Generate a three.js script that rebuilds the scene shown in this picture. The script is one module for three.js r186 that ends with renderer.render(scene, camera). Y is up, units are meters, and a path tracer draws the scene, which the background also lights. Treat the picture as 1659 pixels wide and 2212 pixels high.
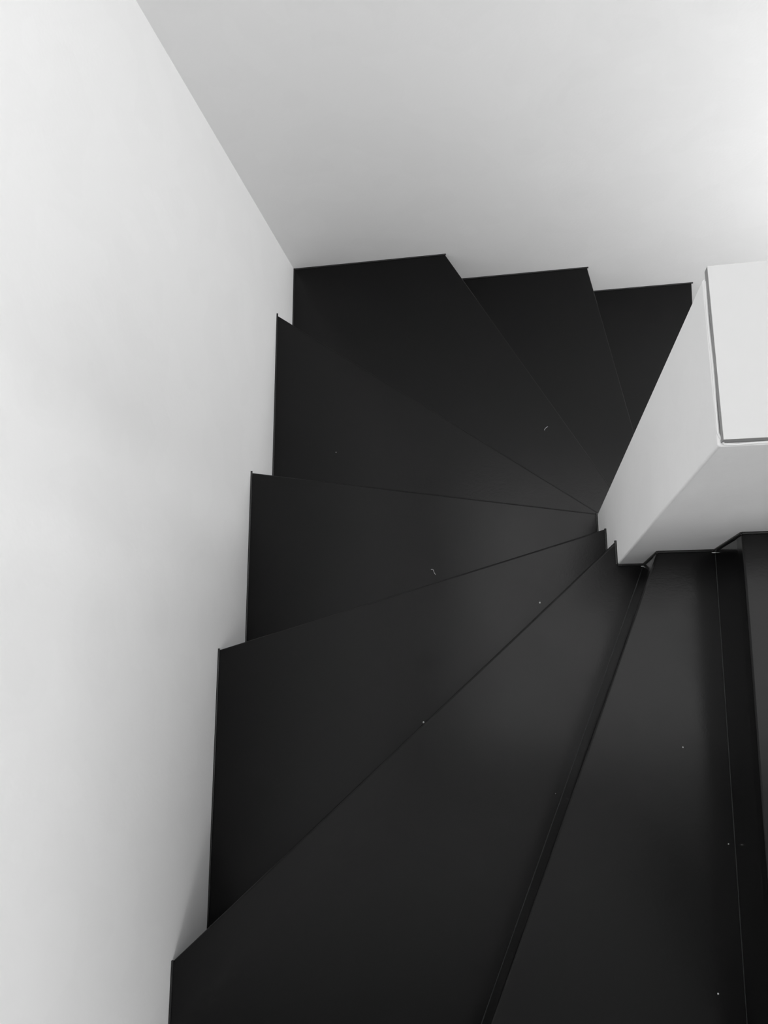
import * as THREE from 'three';
import { RoundedBoxGeometry } from 'three/addons/geometries/RoundedBoxGeometry.js';
import { mergeGeometries } from 'three/addons/utils/BufferGeometryUtils.js';
import { ImprovedNoise } from 'three/addons/math/ImprovedNoise.js';
import { RectAreaLightUniformsLib } from 'three/addons/lights/RectAreaLightUniformsLib.js';

// ---------- camera, lights, exposure ----------
const scene = new THREE.Scene();
scene.background = new THREE.Color(0x000000);
const renderer = new THREE.WebGLRenderer({ antialias: true });
renderer.toneMapping = THREE.LinearToneMapping;
renderer.toneMappingExposure = 0.91;
renderer.outputColorSpace = THREE.SRGBColorSpace;
renderer.shadowMap.enabled = true;
RectAreaLightUniformsLib.init();

const camera = new THREE.PerspectiveCamera(67.32, 1659 / 2212, 0.02, 30);
camera.rotation.order = 'YXZ';
camera.position.set(-0.2007, 2.8791, 0.2238);
camera.rotation.set(-1.3001, 0.7238, -0.7449);
scene.add(camera);

const CEIL = 4.25;                                     // ceiling height
// added fill lights out of view: centre, what it faces, width, height, radiance of the light, what the eye sees of the glow
const FILL_UPPER = { at: [2.94, 2.8, 0.45], size: [0.9, 2.0], light: 7.9, glow: 0.4 };   // added light built as a tall window, upper landing
const FILL_LOWER = { at: [2.94, 0.4, -0.7], size: [0.8, 1.0], light: 5.8, glow: 0.4 };    // added light built as a low window, lower right
const FILL_ROOF = { at: [0.38, 4.2, -0.27], size: [2.0, 1.84], light: 1.45, glow: 0.15 };   // added luminous ceiling panel, built as a skylight
const FILL_LAMP = { at: [1.5, 0.9, -0.265], to: [1.0, 0.6, -1.2], size: [0.5, 0.5], light: 18.0, glow: 1.0 };  // added lamp, out of view, brightens the right of the back wall

// ---------- helpers ----------
let seed = 11;
const rnd = () => ((seed = (seed * 1664525 + 1013904223) >>> 0) / 4294967296);
const noise = new ImprovedNoise();
const used = {};
function numbered(name) {
  const n = used[name] = (used[name] ?? -1) + 1;
  return n ? `${name}_${String(n).padStart(3, '0')}` : name;
}
function mesh(name, geometry, material, parent = scene) {
  const m = new THREE.Mesh(geometry, material);
  m.name = numbered(name); m.castShadow = m.receiveShadow = true;
  parent.add(m);
  return m;
}
function struct(name, geometry, material, label) {
  const m = mesh(name, geometry, material);
  m.userData = { kind: 'structure' };
  if (label) m.userData.label = label;
  return m;
}
// uv in metres from the face's own direction
function metreUV(g) {
  if (g.index) g = g.toNonIndexed();
  const p = g.attributes.position, n = g.attributes.normal, uv = new Float32Array(p.count * 2);
  for (let i = 0; i < p.count; i += 3) {
    const nx = Math.abs(n.getX(i) + n.getX(i + 1) + n.getX(i + 2)), ny = Math.abs(n.getY(i) + n.getY(i + 1) + n.getY(i + 2)), nz = Math.abs(n.getZ(i) + n.getZ(i + 1) + n.getZ(i + 2));
    for (let k = i; k < i + 3; k++) {
      const x = p.getX(k), y = p.getY(k), z = p.getZ(k);
      if (ny >= nx && ny >= nz) { uv[2 * k] = x; uv[2 * k + 1] = z; }
      else if (nx >= nz) { uv[2 * k] = z; uv[2 * k + 1] = y; }
      else { uv[2 * k] = x; uv[2 * k + 1] = y; }
    }
  }
  g.setAttribute('uv', new THREE.BufferAttribute(uv, 2));
  return g;
}
function box(x0, x1, y0, y1, z0, z1, r = 0) {
  const g = r ? new RoundedBoxGeometry(x1 - x0, y1 - y0, z1 - z0, 3, r) : new THREE.BoxGeometry(x1 - x0, y1 - y0, z1 - z0);
  g.translate((x0 + x1) / 2, (y0 + y1) / 2, (z0 + z1) / 2);
  return metreUV(g);
}
function greyTexture(size, fn, metres, srgb) {
  const d = new Uint8Array(size * size * 4);
  for (let j = 0; j < size; j++) for (let i = 0; i < size; i++) {
    const v = Math.max(0, Math.min(255, fn(i / size, j / size) * 255)), o = 4 * (j * size + i);
    d[o] = d[o + 1] = d[o + 2] = v; d[o + 3] = 255;
  }
  const t = new THREE.DataTexture(d, size, size);
  t.wrapS = t.wrapT = THREE.RepeatWrapping; t.magFilter = THREE.LinearFilter; t.minFilter = THREE.LinearMipmapLinearFilter;
  t.generateMipmaps = true; t.repeat.set(1 / metres, 1 / metres);
  if (srgb) t.colorSpace = THREE.SRGBColorSpace;
  t.needsUpdate = true;
  return t;
}
// tiling noise: a point on a torus-like loop blends four shifted copies
function tile(u, v, f, z) {
  const n = (a, b) => noise.noise(a * f, b * f, z);
  return n(u, v) * (1 - u) * (1 - v) + n(u - 1, v) * u * (1 - v) + n(u, v - 1) * (1 - u) * v + n(u - 1, v - 1) * u * v;
}

// ---------- materials ----------
const plasterBump = greyTexture(512, (u, v) => 0.5 + 0.35 * tile(u, v, 60, 1.3) + 0.3 * tile(u, v, 23, 4.1) + 0.25 * tile(u, v, 7, 7.7), 0.45);
const plasterTone = greyTexture(256, (u, v) => 0.985 + 0.010 * tile(u, v, 5, 2.2) + 0.010 * tile(u, v, 14, 9.2), 1.7, true);
const paintBump = greyTexture(512, (u, v) => 0.5 + 0.4 * tile(u, v, 90, 3.3) + 0.4 * tile(u, v, 30, 5.9), 0.30);
const paintRough = greyTexture(256, (u, v) => 0.88 + 0.22 * tile(u, v, 6, 1.9) + 0.12 * tile(u, v, 25, 6.6), 0.9);
const white = new THREE.MeshStandardMaterial({ color: new THREE.Color().setRGB(0.90, 0.90, 0.90), roughness: 0.85, bumpMap: plasterBump, bumpScale: 0.0004, map: plasterTone });
const whiteLifted = white.clone(); whiteLifted.color.setRGB(0.945, 0.945, 0.945);  // same white, lightened to lift the dim end of the dividing wall
const whiteSatin = new THREE.MeshStandardMaterial({ color: new THREE.Color().setRGB(0.6, 0.6, 0.6), roughness: 0.55 });
const boardEdge = new THREE.MeshStandardMaterial({ color: new THREE.Color().setRGB(0.30, 0.30, 0.30), roughness: 0.8 });  // darker grey for the sides of the capping board
const caulk = new THREE.MeshStandardMaterial({ color: new THREE.Color().setRGB(0.9, 0.9, 0.9), roughness: 0.6 });
const black = new THREE.MeshPhysicalMaterial({ color: new THREE.Color().setRGB(0.0025, 0.0025, 0.0025), roughness: 0.25, specularIntensity: 0.5, roughnessMap: paintRough, bumpMap: paintBump, bumpScale: 0.00006 });
const riserBlack = black.clone(); riserBlack.roughness = 0.14; riserBlack.specularIntensity = 0.9;
const sealant = new THREE.MeshStandardMaterial({ color: new THREE.Color().setRGB(0.006, 0.006, 0.006), roughness: 0.4 });
const jointGloss = new THREE.MeshStandardMaterial({ color: new THREE.Color().setRGB(0.008, 0.008, 0.008), roughness: 0.3 });
const lintPale = new THREE.MeshStandardMaterial({ color: new THREE.Color().setRGB(0.62, 0.62, 0.62), roughness: 0.9 });
const lintGrey = new THREE.MeshStandardMaterial({ color: new THREE.Color().setRGB(0.28, 0.28, 0.28), roughness: 0.9 });
const darkWood = new THREE.MeshStandardMaterial({ color: new THREE.Color().setRGB(0.05, 0.05, 0.05), roughness: 0.6 });

// ---------- the stairwell ----------
const XL = -0.9958, ZB = -1.2242, ZN = -0.1885, ZF = 1.0, XR = 3.0, T = 0.14, LOW = -0.19;
struct('wall_left', box(XL - T, XL, LOW - T, CEIL + T, ZB - T, ZF + T), white, 'tall plain white wall on the left of the stairs');
struct('wall_back', box(XL, XR + T, LOW - T, CEIL + T, ZB - T, ZB), white, 'plain white wall behind the lowest stairs');
struct('wall_front', box(XL, XR + T, LOW - T, CEIL + T, ZF, ZF + T), white);
struct('wall_right', box(XR, XR + T, LOW - T, CEIL + T, ZB, ZF), white);
struct('ceiling', box(XL, XR, CEIL, CEIL + T, ZB, ZF), white);
struct('floor', box(XL, XR, LOW - T, LOW, ZB, ZF), darkWood);
struct('wall_middle', box(0, XR, LOW, 2.067, ZN, 0, 0.0035), whiteLifted, 'white dividing wall the stairs wind around');

struct('added_door_1', box(0.22, 1.05, 1.715, 3.72, ZF - 0.045, ZF, 0.004), sealant, 'added unseen black door that darkens the tread reflections');  // added behind the camera to darken what the treads reflect

// ---------- stairs ----------
// each entry: height, nosing line in plan (inner end, outer end), outline of the rest of the tread behind the nosing
const Y = { 1: 1.5215, 2: 1.3278, 3: 1.145, 4: 0.9525, 5: 0.7559, 6: 0.5594, 7: 0.3824, 8: 0.194, 9: 0.0016 };
const NOSE = {
  0: [[0.41, 0], [0.39, ZF]],
  1: [[0.1594, 0], [0.1387, ZF]],
  2: [[0.0543, 0], [-0.3536, ZF]],
  3: [[0, -0.0521], [XL, 0.8527]],
  4: [[0, -0.1131], [XL, 0.1741]],
  5: [[0, ZN - 0.002], [XL, -0.3541]],
  6: [[0.0822, ZN], [XL, -0.9563]],
  7: [[0.1769, ZN], [-0.4374, ZB]],
  8: [[0.2706, ZN], [0.068, ZB]],
  9: [[0.432, ZN], [0.4704, ZB]],
};
// points between the outer end and the inner end, walking round the back of the tread (its own wall corners)
const OUTER = { 1: [], 2: [], 3: [[XL, ZF]], 4: [], 5: [], 6: [], 7: [[XL, ZB]], 8: [], 9: [] };   // between the nosing's outer end and the higher riser's outer end
const INNER = { 1: [], 2: [], 3: [[0, 0]], 4: [], 5: [], 6: [[0, ZN]], 7: [], 8: [], 9: [] };    // between the higher riser's inner end and the nosing's inner end
const THICK = 0.034;

const stairs = new THREE.Group();
stairs.name = 'winding_staircase';
stairs.userData = { label: 'black painted winding staircase of wedge shaped treads turning around the white dividing wall', category: 'staircase' };
scene.add(stairs);

function push(tri, ...pts) { for (const p of pts) tri.push(...p); }
function quad(tri, a, b, c, d) { push(tri, a, b, c, a, c, d); }
function fromTriangles(tri) {
  const g = new THREE.BufferGeometry();
  g.setAttribute('position', new THREE.Float32BufferAttribute(tri, 3));
  g.computeVertexNormals();
  return metreUV(g);
}
// a flat plate with a rounded front edge along A-B
function treadGeometry(y, A, B, rest) {
  const r = 0.0045, tri = [];
  const dir = new THREE.Vector2(B[0] - A[0], B[1] - A[1]).normalize();
  let nrm = new THREE.Vector2(dir.y, -dir.x);                          // towards the open side
  const cx = rest.reduce((s, p) => s + p[0], 0) / rest.length, cz = rest.reduce((s, p) => s + p[1], 0) / rest.length;
  if ((cx - A[0]) * nrm.x + (cz - A[1]) * nrm.y > 0) nrm.negate();
  const at = (P, out, dy) => [P[0] + nrm.x * out, y + dy, P[1] + nrm.y * out];
  const prof = [];
  for (let i = 0; i <= 5; i++) { const a = i / 5 * Math.PI / 2; prof.push([-r + r * Math.sin(a), -r + r * Math.cos(a)]); }
  prof.push([0, -THICK]);
  for (let i = 0; i + 1 < prof.length; i++) {
    const [o0, d0] = prof[i], [o1, d1] = prof[i + 1];
    quad(tri, at(A, o0, d0), at(A, o1, d1), at(B, o1, d1), at(B, o0, d0));
  }
  const top = [at(A, -r, 0), at(B, -r, 0), ...rest.map(p => [p[0], y, p[1]])];
  const bot = [at(A, 0, -THICK), at(B, 0, -THICK), ...rest.map(p => [p[0], y - THICK, p[1]])];
  const shape = (pts) => THREE.ShapeUtils.triangulateShape(pts.map(p => new THREE.Vector2(p[0], p[2])), []);
  for (const [a, b, c] of shape(top)) push(tri, top[a], top[b], top[c]);
  for (const [a, b, c] of shape(bot)) push(tri, bot[a], bot[c], bot[b]);
  for (let i = 1; i < top.length; i++) { const j = (i + 1) % top.length; quad(tri, top[i], bot[i], bot[j], top[j]); }
  // face everything outwards
  const centre = [0, 1, 2].map(k => (top.reduce((s, p) => s + p[k], 0) / top.length) - (k === 1 ? THICK / 2 : 0));
  for (let i = 0; i < tri.length; i += 9) {
    const a = tri.slice(i, i + 3), b = tri.slice(i + 3, i + 6), c = tri.slice(i + 6, i + 9);
    const u = new THREE.Vector3(b[0] - a[0], b[1] - a[1], b[2] - a[2]).cross(new THREE.Vector3(c[0] - a[0], c[1] - a[1], c[2] - a[2]));
    if (u.x * (a[0] - centre[0]) + u.y * (a[1] - centre[1]) + u.z * (a[2] - centre[2]) < 0) { tri.splice(i, 9, ...a, ...c, ...b); }
  }
  return fromTriangles(tri);
}
// a rod between two points, for beads of sealant in a corner
function rod(a, b, r, seg = 8) {
  const A = new THREE.Vector3(...a), B = new THREE.Vector3(...b), L = A.distanceTo(B);
  const g = new THREE.CylinderGeometry(r, r, L, seg, 1);
  g.applyQuaternion(new THREE.Quaternion().setFromUnitVectors(new THREE.Vector3(0, 1, 0), B.clone().sub(A).normalize()));
  g.translate((A.x + B.x) / 2, (A.y + B.y) / 2, (A.z + B.z) / 2);
  return metreUV(g);
}
// the point on the line A-B moved by d beyond B
const beyond = (A, B, d) => { const l = Math.hypot(B[0] - A[0], B[1] - A[1]); return [B[0] + (B[0] - A[0]) / l * d, B[1] + (B[1] - A[1]) / l * d]; };

for (let k = 1; k <= 9; k++) {
  const [A, B] = NOSE[k], [A1, B1] = NOSE[k - 1], y = Y[k];
  // the higher tread's riser stands on this tread: run it a little way underneath
  const rest = [...OUTER[k], B1, A1, ...INNER[k]];
  const tread = mesh('tread', treadGeometry(y, A, B, rest), black, stairs);
  // wall side and middle-wall side beads of black sealant along the tread's edges
  const outer = [B, ...OUTER[k], B1], inner = [A1, ...INNER[k], A];
  const R = 0.003, IN = 0.0022, nib = 0.0045;
  for (const path of [outer, inner]) for (let i = 0; i + 1 < path.length; i++) {
    let p = path[i], q = path[i + 1];
    if (Math.hypot(p[0] - q[0], p[1] - q[1]) < 0.004) continue;
    // the wall's own normal, towards the stairwell
    const wn = Math.abs(p[0] - q[0]) < 0.002 ? [p[0] < -0.5 ? 1 : -1, 0] : [0, p[1] < -1 || Math.abs(p[1]) < 0.01 ? 1 : -1];
    if (path === outer && i === 0) p = beyond(q, p, nib);
    const m = mesh('sealant_bead', rod([p[0] + wn[0] * IN, y + 0.0003, p[1] + wn[1] * IN], [q[0] + wn[0] * IN, y + 0.0003, q[1] + wn[1] * IN], R), sealant, tread);
    m.userData.label = 'thin black sealant line along the wall edge';
  }
  // riser below this tread's nosing, down to the next tread
  if (k < 9) {
    const y0 = Y[k + 1], y1 = y - THICK, th = 0.018, back = 0.0008;
    const d = new THREE.Vector2(B[0] - A[0], B[1] - A[1]).normalize();
    let n = new THREE.Vector2(d.y, -d.x);
    const mid = rest.reduce((s, p) => [s[0] + p[0] / rest.length, s[1] + p[1] / rest.length], [0, 0]);
    if ((mid[0] - A[0]) * n.x + (mid[1] - A[1]) * n.y < 0) n.negate();        // into the step
    const f = (P, o, yy) => [P[0] + n.x * o, yy, P[1] + n.y * o];
    const tri = [];
    const a0 = f(A, back, y0), b0 = f(B, back, y0), a1 = f(A, back, y1), b1 = f(B, back, y1);
    // the ends are cut along the walls
    const cut = (P, yy) => {
      const v = f(P, th, 0), onX = Math.abs(P[0] - XL) < 1e-6 || (P[0] === 0 && P[1] !== ZN);
      const t = onX ? (P[0] - v[0]) / d.x : (P[1] - v[2]) / d.y;
      return [v[0] + d.x * t, yy, v[2] + d.y * t];
    };
    const c0 = cut(A, y0), d0 = cut(B, y0), c1 = cut(A, y1), d1 = cut(B, y1);
    quad(tri, a0, b0, b1, a1); quad(tri, c0, c1, d1, d0); quad(tri, a0, a1, c1, c0); quad(tri, b0, d0, d1, b1); quad(tri, a1, b1, d1, c1); quad(tri, a0, c0, d0, b0);
    const riser = mesh('riser', fromTriangles(tri), riserBlack, stairs);
    const s = mesh('seam', rod([a0[0], y0 + 0.0002, a0[2]], [b0[0], y0 + 0.0002, b0[2]], 0.0008), jointGloss, riser);
    s.userData.label = 'fine glossy joint at the foot of the riser';
    if (k < 3) {
      const v = mesh('sealant_bead', rod([a0[0] - 0.001, y0, 0.0022], [a1[0] - 0.001, y, 0.0022], 0.003), sealant, riser);
      v.userData.label = 'upright black sealant line against the wall';
      const blob = new THREE.SphereGeometry(1, 12, 8).scale(0.0045, 0.0012, 0.0011);
      const w = mesh('filler_spot', blob.translate(a0[0] - 0.003, y0 + 0.0022, 0.0064), caulk, riser);
      w.userData.label = 'tiny bare white filler spot at the foot of the riser';
    }
  }
}
struct('floor_upper', box(0.41, XR, 1.56, 1.715, 0, ZF), black);

// ---------- the board that caps the middle wall ----------
const cap = new THREE.Group();
cap.name = 'capping_board';
cap.userData = { label: 'flat white capping board with grey edges lying on top of the white dividing wall', category: 'board' };
scene.add(cap);
{
  const y0 = 2.0672, y1 = 2.0802, x0 = 0.0028, z0 = -0.1955, z1 = -0.0035;
  mesh('board', box(x0, XR, y1 - 0.0012, y1, z0, z1), whiteSatin, cap);
  const core = mesh('board_edge', box(x0, XR, y0, y1 - 0.0012, z0, z1), boardEdge, cap);
  core.userData.label = 'grey edge of the board';
  const path = [[x0 - 0.0006, z0 + 0.012], [x0 - 0.0014, z0 + 0.06], [x0 - 0.0008, -0.09], [x0 - 0.0016, -0.03], [x0 - 0.001, z1 - 0.004], [x0 + 0.002, z1 + 0.0012], [x0 + 0.03, z1 + 0.0018], [x0 + 0.06, z1 + 0.0012], [x0 + 0.2, z1 + 0.0015], [1.0, z1 + 0.0012]];
  const curve = new THREE.CatmullRomCurve3(path.map(p => new THREE.Vector3(p[0], y0 + 0.0013, p[1])));
  const fill = mesh('filler', metreUV(new THREE.TubeGeometry(curve, 90, 0.0014, 6, false)), caulk, cap);
  fill.userData.label = 'rough white filler bead along the foot of the board';
}

// ---------- crumbs and lint lying on the treads ----------
function crumb(x, y, z, r, label, mat = lintPale) {
  const g = new THREE.IcosahedronGeometry(r, 1), p = g.attributes.position;
  const s = rnd() * 40;
  for (let i = 0; i < p.count; i++) {
    const f = 1 + 0.35 * noise.noise(p.getX(i) / r + s, p.getY(i) / r, p.getZ(i) / r);
    p.setXYZ(i, p.getX(i) * f, p.getY(i) * f * 0.7, p.getZ(i) * f);
  }
  g.computeVertexNormals(); g.computeBoundingBox(); g.translate(0, -g.boundingBox.min.y, 0);
  const m = mesh('dust_crumb', g, mat);
  m.position.set(x, y, z);
  m.userData = { label, category: 'crumb', group: 'pale crumbs on the black treads' };
}
crumb(-0.7832, Y[6], -0.4609, 0.0013, 'tiny pale crumb near the left wall, one step down from the squiggly hair');
crumb(-0.1676, Y[4], 0.0653, 0.0023, 'bright pale crumb near the narrow end of a tread, beside the white wall end');
crumb(-0.4579, Y[4], 0.3506, 0.0023, 'pale crumb halfway between the walls, tucked against the edge of the next higher step');
crumb(0.0733, Y[2], 0.366, 0.0012, 'tiny pale crumb in the middle of the second highest tread');
crumb(0.1380, Y[2], 0.531, 0.0012, 'tiny pale crumb at the foot of the highest riser');
crumb(0.0999, Y[2], 0.7752, 0.0015, 'small pale crumb nearest the bottom edge of the photo');
crumb(-0.1554, Y[3], 0.4799, 0.0009, 'minute grey crumb close to a riser foot on the third highest tread', lintGrey);
function lint(name, pts, r, label) {
  const curve = new THREE.CatmullRomCurve3(pts.map(p => new THREE.Vector3(...p)));
  const m = mesh(name, new THREE.TubeGeometry(curve, 24, r, 6, false), lintPale);
  m.userData = { label, category: 'lint' };
}
lint('lint_hair', [[-0.4580, Y[5] + .0006, -0.0480], [-0.4548, Y[5] + .0006, -0.0494], [-0.4518, Y[5] + .0008, -0.0474], [-0.4498, Y[5] + .001, -0.0425], [-0.4482, Y[5] + .0008, -0.0375], [-0.4448, Y[5] + .0006, -0.0342]], 0.0006, 'short pale squiggly hair lying on the middle tread');
lint('lint_fibre', [[-0.1190, Y[7] + .0005, -0.5500], [-0.1150, Y[7] + .0008, -0.5570], [-0.1072, Y[7] + .0005, -0.5622]], 0.0006, 'short straight pale fibre on the dark corner tread');

// ---------- added lights, built as windows and a lamp ----------
function glowing(v) { return new THREE.MeshStandardMaterial({ color: 0xffffff, emissive: 0xffffff, emissiveIntensity: v, roughness: 0.5 }); }
function areaLight(spec, parent, offset) {
  const l = new THREE.RectAreaLight(0xffffff, spec.light, spec.size[0], spec.size[1]);
  l.position.set(0, 0, offset); l.rotation.y = Math.PI;        // it shines along the fitting's own +z
  parent.add(l);
}
// an added light built as a window: four frame bars and a glowing pane
function fillWindow(name, spec, label, face) {
  const g = new THREE.Group(), [w, h] = spec.size, b = 0.05;
  g.name = name; g.userData = { kind: 'structure', label };
  g.position.set(...spec.at); face(g); scene.add(g);
  for (const s of [-1, 1]) {
    mesh('frame', box(-w / 2 - b, w / 2 + b, s * (h / 2 + b / 2) - b / 2, s * (h / 2 + b / 2) + b / 2, -0.05, 0.0, 0.004), whiteLifted, g);
    mesh('frame', box(s * (w / 2 + b / 2) - b / 2, s * (w / 2 + b / 2) + b / 2, -h / 2, h / 2, -0.05, 0.0, 0.004), whiteLifted, g);
  }
  mesh('pane', box(-w / 2, w / 2, -h / 2, h / 2, -0.04, -0.03), glowing(spec.glow), g);
  areaLight(spec, g, -0.02);
}
fillWindow('added_window_1', FILL_UPPER, 'added tall window shaped light on the upper landing', g => { g.rotation.y = -Math.PI / 2; });
fillWindow('added_window_2', FILL_LOWER, 'added low window shaped light at the foot of the stairs', g => { g.rotation.y = -Math.PI / 2; });
fillWindow('added_window_3', FILL_ROOF, 'added skylight shaped ceiling light above the stairs', g => { g.rotation.x = Math.PI / 2; });
{
  const g = new THREE.Group(), [w, h] = FILL_LAMP.size;
  g.name = 'added_lamp';
  g.userData = { label: 'added unseen square lamp behind the dividing wall that brightens the back wall', category: 'lamp' };
  scene.add(g);
  g.position.set(...FILL_LAMP.at);
  g.lookAt(...FILL_LAMP.to);
  mesh('lamp_body', box(-w / 2, w / 2, -h / 2, h / 2, -0.03, -0.012, 0.004), whiteLifted, g);
  mesh('diffuser', box(-w / 2 + 0.01, w / 2 - 0.01, -h / 2 + 0.01, h / 2 - 0.01, -0.012, -0.004), glowing(FILL_LAMP.glow), g);
  areaLight(FILL_LAMP, g, 0.004);
}
scene.traverse(o => { if (o.isMesh) { o.castShadow = true; o.receiveShadow = true; } });
renderer.render(scene, camera);
